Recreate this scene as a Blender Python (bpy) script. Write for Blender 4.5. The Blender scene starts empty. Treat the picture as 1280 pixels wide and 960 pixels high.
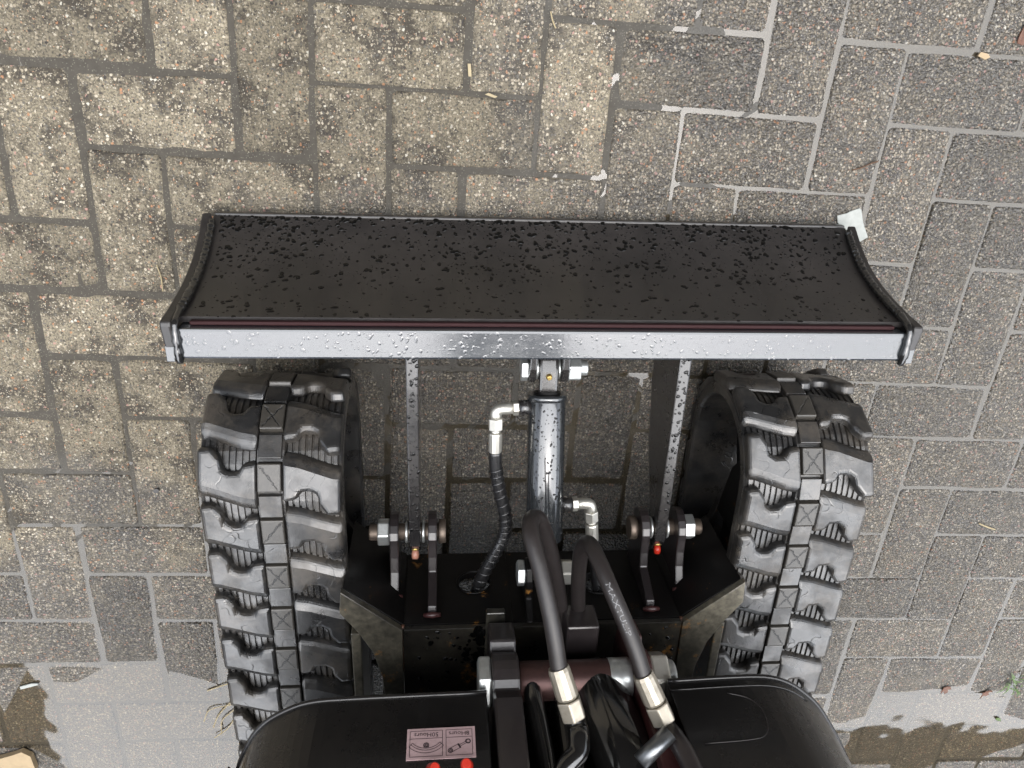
import bpy, bmesh, math, random
from mathutils import Vector, Matrix

random.seed(7)
scene = bpy.context.scene
COL = scene.collection
R = math.radians

# ------------------------------------------------------------------ camera
cam_d = bpy.data.cameras.new('camera')
cam = bpy.data.objects.new('camera', cam_d)
COL.objects.link(cam)
cam_d.sensor_width = 36.0
cam_d.lens = 26.47
cam_d.clip_start = 0.02
cam_d.clip_end = 500
cm = Matrix(((0.9956, -0.0001, -0.0937), (0.0390, 0.9098, 0.4132), (0.0852, -0.4151, 0.9058))).to_4x4()
cm.translation = (-0.1473, 0.3685, 1.1306)
cam.matrix_world = cm
scene.camera = cam

# ------------------------------------------------------------------ light
SUN_EL, SUN_AZ = R(84), R(110)          # high, behind thin cloud
world = bpy.data.worlds.new('World')
scene.world = world
world.use_nodes = True
wt = world.node_tree
for n in list(wt.nodes):
    wt.nodes.remove(n)
w_out = wt.nodes.new('ShaderNodeOutputWorld')
w_bg = wt.nodes.new('ShaderNodeBackground')
w_sky = wt.nodes.new('ShaderNodeTexSky')
w_sky.sky_type = 'NISHITA'
w_sky.sun_disc = False
w_sky.sun_elevation = SUN_EL
w_sky.sun_rotation = SUN_AZ
w_sky.air_density = 1.0
w_sky.dust_density = 4.0
w_hsv = wt.nodes.new('ShaderNodeHueSaturation')
w_hsv.inputs['Saturation'].default_value = 0.40
w_nz = wt.nodes.new('ShaderNodeTexNoise')
w_nz.inputs['Scale'].default_value = 2.2
w_nz.inputs['Detail'].default_value = 6
w_tc = wt.nodes.new('ShaderNodeTexCoord')
w_map = wt.nodes.new('ShaderNodeMapRange')
w_map.inputs[1].default_value = 0.3
w_map.inputs[2].default_value = 0.7
w_map.inputs[3].default_value = 0.75
w_map.inputs[4].default_value = 1.35
w_mul = wt.nodes.new('ShaderNodeVectorMath')
w_mul.operation = 'MULTIPLY'
wt.links.new(w_tc.outputs['Generated'], w_nz.inputs['Vector'])
wt.links.new(w_sky.outputs[0], w_hsv.inputs['Color'])
wt.links.new(w_nz.outputs['Fac'], w_map.inputs[0])
wt.links.new(w_hsv.outputs[0], w_mul.inputs[0])
wt.links.new(w_map.outputs[0], w_mul.inputs[1])
wt.links.new(w_mul.outputs[0], w_bg.inputs['Color'])
w_bg.inputs['Strength'].default_value = 0.06
wt.links.new(w_bg.outputs[0], w_out.inputs['Surface'])

sun_d = bpy.data.lights.new('sun', 'SUN')
sun_d.energy = 1.5
sun_d.angle = R(110)
sun_d.color = (0.975, 0.988, 1.0)
sun = bpy.data.objects.new('sun', sun_d)
COL.objects.link(sun)
sdir = Vector((math.sin(SUN_AZ) * math.cos(SUN_EL), math.cos(SUN_AZ) * math.cos(SUN_EL), math.sin(SUN_EL)))
sun.rotation_euler = sdir.to_track_quat('Z', 'Y').to_euler()
sun.location = sdir * 5

vs = scene.view_settings
vs.view_transform = 'Standard'
vs.look = 'None'
vs.exposure = 2.3
vs.gamma = 1.0
scene.render.engine = 'CYCLES'
scene.cycles.max_bounces = 5
scene.cycles.use_adaptive_sampling = True
scene.cycles.adaptive_threshold = 0.02
scene.cycles.glossy_bounces = 3
scene.cycles.transparent_max_bounces = 6
scene.cycles.caustics_reflective = False
scene.cycles.caustics_refractive = False
scene.cycles.sample_clamp_indirect = 6.0

# ------------------------------------------------------------------ node helpers
class NT:
    def __init__(s, name, dim='3D'):
        s.dim = dim
        s.m = bpy.data.materials.new(name)
        s.m.use_nodes = True
        s.t = s.m.node_tree
        for n in list(s.t.nodes):
            s.t.nodes.remove(n)
        s.out = s.t.nodes.new('ShaderNodeOutputMaterial')
    def n(s, kind, **kw):
        nd = s.t.nodes.new('ShaderNode' + kind)
        for k, v in kw.items():
            setattr(nd, k, v)
        return nd
    def l(s, a, b):
        s.t.links.new(a, b)
    def put(s, sock, v):
        if hasattr(v, 'links') or hasattr(v, 'is_linked'):
            s.l(v, sock)
        else:
            sock.default_value = v
    def math(s, op, a, b=None, c=None, clamp=False):
        nd = s.n('Math', operation=op)
        nd.use_clamp = clamp
        s.put(nd.inputs[0], a)
        if b is not None: s.put(nd.inputs[1], b)
        if c is not None: s.put(nd.inputs[2], c)
        return nd.outputs[0]
    def rng(s, v, a, b, c=0.0, d=1.0, smooth=False):
        nd = s.n('MapRange')
        if smooth: nd.interpolation_type = 'SMOOTHSTEP'
        s.put(nd.inputs[0], v)
        for i, q in enumerate((a, b, c, d)):
            s.put(nd.inputs[i + 1], q)
        return nd.outputs[0]
    def noise(s, vec, scale, detail=4, rough=0.55, out='Fac', dim='3D'):
        nd = s.n('TexNoise', noise_dimensions=s.dim)
        if vec is not None: s.l(vec, nd.inputs['Vector'])
        nd.inputs['Scale'].default_value = scale
        nd.inputs['Detail'].default_value = detail
        nd.inputs['Roughness'].default_value = rough
        return nd.outputs[out]
    def vor(s, vec, scale, feature='F1', rand=1.0):
        nd = s.n('TexVoronoi', feature=feature, voronoi_dimensions=s.dim)
        s.l(vec, nd.inputs['Vector'])
        nd.inputs['Scale'].default_value = scale
        nd.inputs['Randomness'].default_value = rand
        return nd
    def mix(s, f, a, b, blend='MIX'):
        nd = s.n('Mix', data_type='RGBA', blend_type=blend)
        s.put(nd.inputs[0], f)
        s.put(nd.inputs[6], a)
        s.put(nd.inputs[7], b)
        return nd.outputs[2]
    def ramp(s, v, stops, interp='LINEAR'):
        nd = s.n('ValToRGB')
        s.put(nd.inputs[0], v)
        cr = nd.color_ramp
        cr.interpolation = interp
        while len(cr.elements) < len(stops):
            cr.elements.new(0.5)
        for e, (p, c) in zip(cr.elements, stops):
            e.position = p
            e.color = (c[0], c[1], c[2], 1)
        return nd.outputs[0]
    def bump(s, h, strength=0.5, dist=0.001, normal=None):
        nd = s.n('Bump')
        s.put(nd.inputs['Strength'], strength)
        nd.inputs['Distance'].default_value = dist
        s.l(h, nd.inputs['Height'])
        if normal is not None: s.l(normal, nd.inputs['Normal'])
        return nd.outputs[0]
    def pbr(s, color, rough=0.5, metal=0.0, normal=None, spec=0.5, coat=0.0, coat_rough=0.05, coat_normal=None, ior=None):
        nd = s.n('BsdfPrincipled')
        s.put(nd.inputs['Base Color'], color if not isinstance(color, tuple) else (*color, 1))
        s.put(nd.inputs['Roughness'], rough)
        s.put(nd.inputs['Metallic'], metal)
        s.put(nd.inputs['Specular IOR Level'], spec)
        s.put(nd.inputs['Coat Weight'], coat)
        s.put(nd.inputs['Coat Roughness'], coat_rough)
        if ior is not None: s.put(nd.inputs['IOR'], ior)
        if normal is not None: s.l(normal, nd.inputs['Normal'])
        if coat_normal is not None: s.l(coat_normal, nd.inputs['Coat Normal'])
        s.l(nd.outputs[0], s.out.inputs['Surface'])
        return nd
    def pos(s):
        return s.n('NewGeometry').outputs['Position']
    def obj(s):
        return s.n('TexCoord').outputs['Object']
    def sep(s, v):
        nd = s.n('SeparateXYZ')
        s.l(v, nd.inputs[0])
        return nd.outputs

M = {}

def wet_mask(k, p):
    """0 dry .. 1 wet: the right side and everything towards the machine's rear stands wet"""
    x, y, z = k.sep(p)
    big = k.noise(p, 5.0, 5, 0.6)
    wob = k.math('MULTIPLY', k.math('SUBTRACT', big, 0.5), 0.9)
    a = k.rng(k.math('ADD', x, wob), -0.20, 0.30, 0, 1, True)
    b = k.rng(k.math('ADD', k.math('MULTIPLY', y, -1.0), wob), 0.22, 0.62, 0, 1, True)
    d = k.math('MULTIPLY', k.rng(k.math('ADD', k.math('ABSOLUTE', x), k.math('MULTIPLY', wob, 0.3)), 0.28, 0.42, 1, 0, True), k.rng(k.math('ADD', y, k.math('MULTIPLY', wob, 0.3)), 0.10, 0.22, 1, 0, True))  # also wet under the machine; its darkening partly stands in for blocked light
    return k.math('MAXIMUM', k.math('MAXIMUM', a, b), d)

def mat_block(name):
    k = NT(name, '2D')
    p = k.pos()
    oi = k.n('ObjectInfo')
    rnd = oi.outputs['Random']
    off = k.n('VectorMath', operation='ADD')
    k.l(p, off.inputs[0])
    cx = k.n('CombineXYZ')
    k.l(k.math('MULTIPLY', rnd, 13.0), cx.inputs[0])
    k.l(k.math('MULTIPLY', rnd, 7.0), cx.inputs[1])
    k.l(cx.outputs[0], off.inputs[1])
    q = off.outputs[0]
    wob = k.noise(q, 260, 2, 0.5, 'Color')
    wv = k.n('VectorMath', operation='MULTIPLY_ADD')
    k.l(wob, wv.inputs[0])
    wv.inputs[1].default_value = (0.0035, 0.0035, 0.0035)
    k.l(q, wv.inputs[2])
    q2 = wv.outputs[0]
    v1 = k.vor(q2, 215)
    v2 = k.vor(q2, 470)
    c1 = k.sep(v1.outputs['Color'])
    c2 = k.sep(v2.outputs['Color'])
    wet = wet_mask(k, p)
    # cement paste, a paler skin of it left in patches
    bl = k.math('ADD', k.noise(q, 15, 5, 0.68), k.math('MULTIPLY', k.noise(q, 75, 2, 0.6), 0.22))
    skin = k.rng(bl, 0.50, 0.76, 1, 0, True)
    skin = k.math('MULTIPLY', skin, k.rng(wet, 0, 1, 1.0, 0.35))
    grain = k.noise(q, 330, 2, 0.6)
    paste = k.mix(skin, (0.054, 0.046, 0.035, 1), (0.186, 0.161, 0.115, 1))
    paste = k.mix(k.rng(grain, 0.42, 0.66, 0, 0.7), paste, (0.042, 0.038, 0.033, 1))
    # stones in the paste
    stone = k.ramp(c1[0], [(0.0, (0.034, 0.031, 0.029)), (0.14, (0.09, 0.085, 0.075)), (0.34, (0.17, 0.148, 0.110)), (0.58, (0.26, 0.225, 0.168)),
                           (0.78, (0.36, 0.32, 0.25)), (0.89, (0.27, 0.140, 0.078)), (0.94, (0.28, 0.165, 0.140)), (0.975, (0.42, 0.40, 0.34))], 'CONSTANT')
    stone2 = k.ramp(c2[0], [(0.0, (0.036, 0.033, 0.030)), (0.25, (0.12, 0.108, 0.085)), (0.6, (0.25, 0.218, 0.168)), (0.87, (0.38, 0.35, 0.29)), (0.96, (0.32, 0.19, 0.12))], 'CONSTANT')
    d1 = k.rng(v1.outputs['Distance'], 0.30, 0.46, 1, 0)
    m1 = k.math('MULTIPLY', d1, k.math('MULTIPLY', k.rng(k.math('ADD', c1[1], k.math('MULTIPLY', wet, 0.25)), 0.66, 0.70), 0.9))
    d2 = k.rng(v2.outputs['Distance'], 0.28, 0.46, 1, 0)
    m2 = k.math('MULTIPLY', d2, k.math('MULTIPLY', k.rng(k.math('ADD', c2[1], k.math('MULTIPLY', wet, 0.15)), 0.50, 0.54), 0.9))
    col = k.mix(m2, paste, stone2)
    col = k.mix(m1, col, stone)
    # block to block tone
    tone = k.rng(rnd, 0, 1, 0.74, 1.22)
    tn = k.n('CombineXYZ')
    for i in range(3): k.l(tone, tn.inputs[i])
    col = k.mix(1.0, col, tn.outputs[0], 'MULTIPLY')
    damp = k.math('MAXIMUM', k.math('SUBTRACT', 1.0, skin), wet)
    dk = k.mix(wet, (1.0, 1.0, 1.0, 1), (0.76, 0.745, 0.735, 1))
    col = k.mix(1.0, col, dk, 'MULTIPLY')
    h1 = k.math('SUBTRACT', 0.55, v1.outputs['Distance'])
    h2 = k.math('MULTIPLY', k.math('SUBTRACT', 0.5, v2.outputs['Distance']), 0.5)
    hh = k.math('ADD', k.math('ADD', h1, h2), k.math('MULTIPLY', grain, 0.5))
    hh = k.math('ADD', hh, k.math('MULTIPLY', bl, 0.9))
    st = k.rng(wet, 0, 1, 0.55, 1.0)
    nrm = k.bump(hh, st, 0.0034)
    rough = k.math('SUBTRACT', k.rng(wet, 0, 1, 0.88, 0.45), k.math('MULTIPLY', damp, 0.04))
    film = k.math('MULTIPLY', wet, k.rng(bl, 0.35, 0.65, 0.45, 1.0))
    k.pbr(col, rough, 0, nrm, k.rng(wet, 0, 1, 0.2, 0.6), film, 0.17, nrm)
    return k.m

def mat_sand():
    k = NT('joint_sand', '2D')
    p = k.pos()
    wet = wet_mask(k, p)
    n1 = k.noise(p, 60, 5, 0.65)
    v = k.vor(p, 420)
    c = k.mix(n1, (0.024, 0.021, 0.016, 1), (0.058, 0.051, 0.040, 1))
    c = k.mix(k.math('MULTIPLY', k.rng(v.outputs['Distance'], 0.2, 0.4, 1, 0), k.rng(k.sep(v.outputs['Color'])[0], 0.80, 0.84, 0, 0.6)), c, (0.14, 0.13, 0.105, 1))
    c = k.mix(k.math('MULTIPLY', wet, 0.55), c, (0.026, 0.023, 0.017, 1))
    h = k.math('ADD', k.noise(p, 300, 4, 0.7), k.math('MULTIPLY', k.noise(p, 40, 3, 0.6), 2))
    k.pbr(c, k.rng(wet, 0, 1, 0.9, 0.4), 0, k.bump(h, 0.6, 0.002))
    return k.m

def mat_water():
    k = NT('puddle_water', '2D')
    p = k.pos()
    n1 = k.noise(p, 7, 2, 0.5)
    nrm = k.bump(n1, 0.25, 0.004)
    fr = k.n('Fresnel')
    fr.inputs['IOR'].default_value = 1.6
    k.l(nrm, fr.inputs['Normal'])
    tr = k.n('BsdfTransparent')
    tr.inputs[0].default_value = (0.88, 0.82, 0.70, 1)
    gl = k.n('BsdfGlossy')
    gl.inputs['Roughness'].default_value = 0.03
    gl.inputs['Color'].default_value = (1, 1, 1, 1)
    k.l(nrm, gl.inputs['Normal'])
    mx = k.n('MixShader')
    k.l(fr.outputs[0], mx.inputs[0])
    k.l(tr.outputs[0], mx.inputs[1])
    k.l(gl.outputs[0], mx.inputs[2])
    # fine silt hanging in the water
    df = k.n('BsdfDiffuse')
    df.inputs[0].default_value = (0.30, 0.29, 0.26, 1)
    m2 = k.n('MixShader')
    m2.inputs[0].default_value = 0.03
    k.l(mx.outputs[0], m2.inputs[1])
    k.l(df.outputs[0], m2.inputs[2])
    k.l(m2.outputs[0], k.out.inputs['Surface'])
    return k.m

def mat_paint(name, base=(0.012, 0.0115, 0.012), rough=0.22, dust=0.25, dust_col=(0.10, 0.085, 0.07), coat=0.8, spec=0.6, rust=0.0, scale=1.0, wave=0.10):
    k = NT(name)
    o = k.obj()
    n1 = k.noise(o, 9 * scale, 5, 0.6)
    n2 = k.noise(o, 140 * scale, 4, 0.65)
    f = k.math('MULTIPLY', k.rng(n1, 0.35, 0.75, 0, 1), k.rng(n2, 0.3, 0.7, 0.3, 1))
    c = k.mix(k.math('MULTIPLY', f, dust), (*base, 1), (*dust_col, 1))
    if rust > 0:
        r = k.rng(k.math('ADD', k.noise(o, 22, 6, 0.7), k.math('MULTIPLY', n2, 0.12)), 0.70 - rust * 0.1, 0.78 - rust * 0.1, 0, 1)
        c = k.mix(r, c, (0.28, 0.13, 0.03, 1))
    rr = k.math('ADD', rough, k.math('MULTIPLY', f, 0.25))
    nrm = k.bump(k.math('ADD', k.noise(o, 55, 3, 0.6), k.math('MULTIPLY', n2, 0.2)), wave, 0.001)
    k.pbr(c, rr, 0, nrm, spec, coat, k.rng(n1, 0.3, 0.7, 0.04, 0.16), nrm)
    return k.m

def mat_metal(name, col, rough=0.3, metal=0.9, grime=0.4, gcol=(0.10, 0.085, 0.06)):
    k = NT(name)
    o = k.obj()
    n1 = k.noise(o, 60, 5, 0.65)
    c = k.mix(k.rng(n1, 0.45, 0.75, 0, grime), (*col, 1), (*gcol, 1))
    k.pbr(c, k.math('ADD', rough, k.math('MULTIPLY', n1, 0.2)), metal, k.bump(k.noise(o, 400, 3, 0.6), 0.15, 0.0005), 0.5)
    return k.m

def mat_rubber():
    k = NT('track_rubber')
    p = k.pos()
    n1 = k.noise(p, 26, 6, 0.66)
    n2 = k.noise(p, 210, 4, 0.65)
    c = k.mix(n1, (0.007, 0.007, 0.0075, 1), (0.024, 0.0235, 0.023, 1))
    mud = k.rng(k.math('ADD', k.noise(p, 14, 5, 0.7), k.math('MULTIPLY', n2, 0.3)), 0.58, 0.80, 0, 0.9)
    c = k.mix(mud, c, (0.052, 0.045, 0.037, 1))
    ck = k.math('MULTIPLY', k.rng(k.math('ABSOLUTE', k.math('SUBTRACT', k.noise(p, 30, 1, 0.5), 0.5)), 0.0, 0.010, 1, 0), k.rng(k.noise(p, 16, 2, 0.5), 0.56, 0.62))
    c = k.mix(ck, c, (0.004, 0.004, 0.004, 1))
    rr = k.rng(n1, 0.3, 0.7, 0.20, 0.50)
    h = k.math('ADD', k.noise(p, 600, 3, 0.6), k.math('MULTIPLY', k.noise(p, 80, 4, 0.6), 2))
    h = k.math('SUBTRACT', h, k.math('MULTIPLY', ck, 4.0))
    nrm = k.bump(h, 0.22, 0.0009)
    k.pbr(c, rr, 0, nrm, 0.6, k.rng(k.noise(p, 16, 4, 0.6), 0.42, 0.58, 0.0, 0.8), 0.15, nrm)
    return k.m

def mat_pad():
    """centre pad of the belt: rubber with a worn diagonal cross of cuts in it"""
    k = NT('pad_rubber')
    o = k.obj()
    x, y, z = k.sep(o)
    oi = k.n('ObjectInfo')
    rnd = oi.outputs['Random']
    wob = k.math('MULTIPLY', k.math('SUBTRACT', k.noise(o, 130, 3, 0.65), 0.5), 0.011)
    def line(sgn, keep):
        d = k.math('ABSOLUTE', k.math('ADD', k.math('ADD', x, k.math('MULTIPLY', y, 0.72 * sgn)), wob))
        return k.math('MULTIPLY', k.rng(d, 0.0006, 0.0016, 1, 0), keep)
    r2 = k.math('FRACT', k.math('MULTIPLY', rnd, 17.3))
    inside = k.rng(k.math('ABSOLUTE', y), 0.012, 0.017, 1, 0)
    ln = k.math('MAXIMUM', line(1, k.rng(rnd, 0.12, 0.3)), line(-1, k.rng(r2, 0.3, 0.5)))
    ln = k.math('MULTIPLY', ln, inside)
    n1 = k.noise(o, 40, 5, 0.65)
    c = k.mix(n1, (0.013, 0.0125, 0.012, 1), (0.056, 0.050, 0.041, 1))
    c = k.mix(ln, c, (0.006, 0.006, 0.006, 1))
    h = k.math('SUBTRACT', k.math('MULTIPLY', k.noise(o, 300, 3, 0.6), 0.2), ln)
    k.pbr(c, 0.42, 0, k.bump(h, 0.8, 0.002), 0.5, 0.3, 0.25)
    return k.m

def mat_flat(name, col, rough=0.6, spec=0.4, var=0.2, scale=120):
    k = NT(name)
    o = k.pos()
    n1 = k.noise(o, scale, 4, 0.6)
    lo = tuple(c * (1 - var) for c in col)
    hi = tuple(min(1, c * (1 + var)) for c in col)
    c = k.mix(n1, (*lo, 1), (*hi, 1))
    k.pbr(c, rough, 0, k.bump(n1, 0.35, 0.0012), spec)
    return k.m

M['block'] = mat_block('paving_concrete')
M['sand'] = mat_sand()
M['water'] = mat_water()
M['paint'] = mat_paint('black_paint')
M['blade'] = mat_paint('blade_paint', (0.013, 0.012, 0.012), 0.34, 0.75, (0.036, 0.031, 0.029), 0.25, 0.5)
M['rail'] = mat_paint('wet_rail_paint', (0.024, 0.028, 0.033), 0.14, 0.12, (0.12, 0.115, 0.11), 0.8, 0.9)
M['frame'] = mat_paint('frame_paint', (0.004, 0.0037, 0.0037), 0.34, 0.10, (0.022, 0.017, 0.014), 0.06, 0.22, 0.15)
M['dirty'] = mat_paint('dusty_frame_paint', (0.012, 0.0115, 0.010), 0.30, 1.0, (0.20, 0.178, 0.130), 0.35, 0.45, 0.45, 0.9)
M['body'] = mat_paint('body_paint', (0.008, 0.0075, 0.0075), 0.20, 0.10, (0.04, 0.028, 0.02), 0.3, 0.4, scale=0.5)
M['bracket'] = mat_paint('bracket_paint', (0.014, 0.0115, 0.012), 0.30, 0.4, (0.050, 0.036, 0.034), 0.4, 0.5)
M['gloss'] = mat_paint('gloss_paint', (0.006, 0.006, 0.006), 0.10, 0.15, (0.04, 0.03, 0.025), 1.0, 0.7, scale=0.6, wave=0.012)
M['cyl'] = mat_paint('cylinder_paint', (0.020, 0.022, 0.024), 0.12, 0.15, (0.06, 0.056, 0.05), 1.0, 1.0, wave=0.03)
M['deck'] = mat_paint('deck_paint', (0.006, 0.0055, 0.005), 0.26, 0.55, (0.085, 0.075, 0.056), 0.35, 0.4, 0.35, 1.2)
M['primer'] = mat_paint('red_primer', (0.038, 0.010, 0.010), 0.4, 0.4, (0.09, 0.05, 0.045), 0.3, 0.5)
M['primer_matt'] = mat_paint('worn_primer', (0.022, 0.006, 0.007), 0.6, 0.3, (0.03, 0.015, 0.015), 0.0, 0.2)
M['zinc'] = mat_metal('zinc_plated_steel', (0.62, 0.64, 0.63), 0.26, 0.85, 0.35)
M['fitting'] = mat_metal('nickel_fitting', (0.66, 0.64, 0.58), 0.28, 0.85, 0.25, (0.25, 0.21, 0.15))
M['thread'] = mat_metal('thread_steel', (0.17, 0.135, 0.11), 0.4, 0.8, 0.5)
M['pinsteel'] = mat_metal('stained_pin_steel', (0.085, 0.045, 0.041), 0.30, 0.6, 0.6, (0.03, 0.022, 0.02))
M['stay'] = mat_metal('dark_steel', (0.22, 0.23, 0.24), 0.22, 0.9, 0.4)
M['crimp'] = mat_metal('crimped_fitting', (0.44, 0.40, 0.33), 0.34, 0.8, 0.45, (0.14, 0.115, 0.08))
M['brass'] = mat_metal('brass', (0.60, 0.42, 0.14), 0.3, 0.9, 0.3)
M['rubber'] = mat_rubber()
M['pad'] = mat_pad()
M['hose'] = mat_flat('hose_rubber', (0.017, 0.0140, 0.0135), 0.38, 0.45, 0.25, 60)
M['hosewet'] = mat_paint('wet_hose', (0.014, 0.014, 0.015), 0.25, 0.3, (0.05, 0.045, 0.04), 0.8, 0.6)
M['white'] = mat_flat('white_print', (0.17, 0.17, 0.175), 0.6)
M['ink'] = mat_flat('sticker_ink', (0.03, 0.02, 0.025), 0.5)
M['sticker'] = mat_flat('sticker_film', (0.52, 0.37, 0.375), 0.35, 0.5, 0.05)
M['redcap'] = mat_flat('red_plastic', (0.42, 0.025, 0.012), 0.35, 0.5, 0.15)
M['pinkcap'] = mat_flat('faded_plastic', (0.36, 0.17, 0.12), 0.4, 0.5, 0.15)
M['drop'] = mat_paint('water_drop', (0.003, 0.003, 0.003), 0.12, 0.0, (0, 0, 0), 0.0, 0.35)
M['paper'] = mat_flat('wet_paper', (0.24, 0.25, 0.235), 0.6, 0.4, 0.35, 70)
M['wood'] = mat_flat('split_wood', (0.25, 0.19, 0.115), 0.7, 0.3, 0.25, 60)
M['straw'] = mat_flat('straw', (0.27, 0.22, 0.13), 0.6, 0.4, 0.2)
M['leaf'] = mat_flat('dead_leaf', (0.085, 0.036, 0.02), 0.55, 0.4, 0.3)
M['bark'] = mat_flat('bark', (0.075, 0.045, 0.028), 0.75, 0.3, 0.3)
M['green'] = mat_flat('weed_leaf', (0.05, 0.085, 0.02), 0.5, 0.4, 0.25)
M['stone'] = mat_flat('dark_stone', (0.03, 0.028, 0.027), 0.5, 0.5, 0.3)
M['weld'] = mat_paint('weld_bead', (0.010, 0.010, 0.010), 0.12, 0.1, (0.05, 0.04, 0.03), 0.9, 0.6, scale=2)

# ------------------------------------------------------------------ mesh helpers
def link(name, me, mat=None, parent=None, loc=None, rot=None, bev=0.0, smooth=False, seg=2):
    o = bpy.data.objects.new(name, me)
    COL.objects.link(o)
    if mat is not None and not me.materials:
        me.materials.append(mat)
    if parent is not None: o.parent = parent
    if loc is not None: o.location = loc
    if rot is not None: o.rotation_euler = rot
    if smooth:
        for p in me.polygons: p.use_smooth = True
    if bev > 0:
        b = o.modifiers.new('edge', 'BEVEL')
        b.width = bev
        b.segments = seg
        b.limit_method = 'ANGLE'
        b.angle_limit = R(35)
    return o

def mesh(name, v, f):
    me = bpy.data.meshes.new(name)
    me.from_pydata([tuple(a) for a in v], [], f)
    me.update()
    bm = bmesh.new()
    bm.from_mesh(me)
    bmesh.ops.recalc_face_normals(bm, faces=bm.faces)
    bm.to_mesh(me)
    bm.free()
    return me

def box_vf(x0, x1, y0, y1, z0, z1):
    v = [(x, y, z) for z in (z0, z1) for y in (y0, y1) for x in (x0, x1)]
    return v, [(0, 2, 3, 1), (4, 5, 7, 6), (0, 1, 5, 4), (2, 6, 7, 3), (0, 4, 6, 2), (1, 3, 7, 5)]

def box(name, x0, x1, y0, y1, z0, z1, mat, parent=None, bev=0.0015):
    return link(name, mesh(name, *box_vf(x0, x1, y0, y1, z0, z1)), mat, parent, bev=bev)

def prism_x(name, yz, x0, x1, mat, parent=None, bev=0.0015):
    n = len(yz)
    v = [(x0, a, b) for a, b in yz] + [(x1, a, b) for a, b in yz]
    f = [tuple(range(n))[::-1], tuple(range(n, 2 * n))] + [(i, (i + 1) % n, n + (i + 1) % n, n + i) for i in range(n)]
    return link(name, mesh(name, v, f), mat, parent, bev=bev)

def prism_z(name, xy, z0, z1, mat, parent=None, bev=0.0015):
    n = len(xy)
    v = [(a, b, z0) for a, b in xy] + [(a, b, z1) for a, b in xy]
    f = [tuple(range(n))[::-1], tuple(range(n, 2 * n))] + [(i, (i + 1) % n, n + (i + 1) % n, n + i) for i in range(n)]
    return link(name, mesh(name, v, f), mat, parent, bev=bev)

def frames(pts):
    pts = [Vector(p) for p in pts]
    T = []
    for i in range(len(pts)):
        a = pts[max(i - 1, 0)]
        b = pts[min(i + 1, len(pts) - 1)]
        T.append((b - a).normalized())
    up = Vector((0, 0, 1)) if abs(T[0].z) < 0.9 else Vector((1, 0, 0))
    N = (up - T[0] * up.dot(T[0])).normalized()
    out = []
    for p, t in zip(pts, T):
        N = (N - t * N.dot(t)).normalized()
        out.append((p, t, N, t.cross(N)))
    return out

def spline(pts, k=8):
    P = [Vector(p) for p in pts]
    P = [P[0] * 2 - P[1]] + P + [P[-1] * 2 - P[-2]]
    out = []
    for i in range(1, len(P) - 2):
        a, b, c, d = P[i - 1], P[i], P[i + 1], P[i + 2]
        for j in range(k):
            t = j / k
            out.append(0.5 * ((2 * b) + (c - a) * t + (2 * a - 5 * b + 4 * c - d) * t * t + (3 * b - a - 3 * c + d) * t ** 3))
    out.append(P[-2])
    return out

def tube_vf(pts, rad, n=16, caps=True):
    fr = frames(pts)
    v, f = [], []
    for i, (p, t, N, B) in enumerate(fr):
        r = rad[i] if isinstance(rad, (list, tuple)) else rad
        for j in range(n):
            a = 2 * math.pi * j / n
            v.append(p + (N * math.cos(a) + B * math.sin(a)) * r)
    for i in range(len(fr) - 1):
        for j in range(n):
            a, b = i * n + j, i * n + (j + 1) % n
            f.append((a, b, b + n, a + n))
    if caps:
        f.append(tuple(range(n))[::-1])
        f.append(tuple(range((len(fr) - 1) * n, len(fr) * n)))
    return v, f

def tube(name, pts, rad, mat, parent=None, n=16, smooth=True):
    o = link(name, mesh(name, *tube_vf(pts, rad, n)), mat, parent)
    for p in o.data.polygons:
        p.use_smooth = smooth and len(p.vertices) == 4
    return o

def hexbar(name, a, b, r, mat, parent=None, bev=0.0012, turn=0.0):
    fr = frames([a, b])
    v, f = [], []
    for p, t, N, B in fr:
        for j in range(6):
            q = turn + math.pi * j / 3
            v.append(p + (N * math.cos(q) + B * math.sin(q)) * r)
    f = [(0, 1, 2, 3, 4, 5)[::-1], (6, 7, 8, 9, 10, 11)] + [(j, (j + 1) % 6, 6 + (j + 1) % 6, 6 + j) for j in range(6)]
    return link(name, mesh(name, v, f), mat, parent, bev=bev)

def lathe_x(name, prof, cy, cz, mat, parent=None, n=40):
    """prof = [(x, radius)] round an axis along x"""
    v, f = [], []
    for x, r in prof:
        for j in range(n):
            a = 2 * math.pi * j / n
            v.append((x, cy + r * math.cos(a), cz + r * math.sin(a)))
    m = len(prof)
    for i in range(m - 1):
        for j in range(n):
            f.append((i * n + j, i * n + (j + 1) % n, (i + 1) * n + (j + 1) % n, (i + 1) * n + j))
    f.append(tuple(range(n))[::-1])
    f.append(tuple(range((m - 1) * n, m * n)))
    o = link(name, mesh(name, v, f), mat, parent)
    for p in o.data.polygons:
        p.use_smooth = len(p.vertices) == 4
    b = o.modifiers.new('edge', 'BEVEL')
    b.width = 0.001
    b.limit_method = 'ANGLE'
    b.angle_limit = R(35)
    return o

def empty(name, loc=(0, 0, 0)):
    o = bpy.data.objects.new(name, None)
    o.empty_display_size = 0.1
    COL.objects.link(o)
    o.location = loc
    return o

def tag(o, label, cat, group=None):
    o['label'] = label
    o['category'] = cat
    if group: o['group'] = group
    return o

def smoothstep(a, b, x):
    t = min(1, max(0, (x - a) / (b - a)))
    return t * t * (3 - 2 * t)

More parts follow.
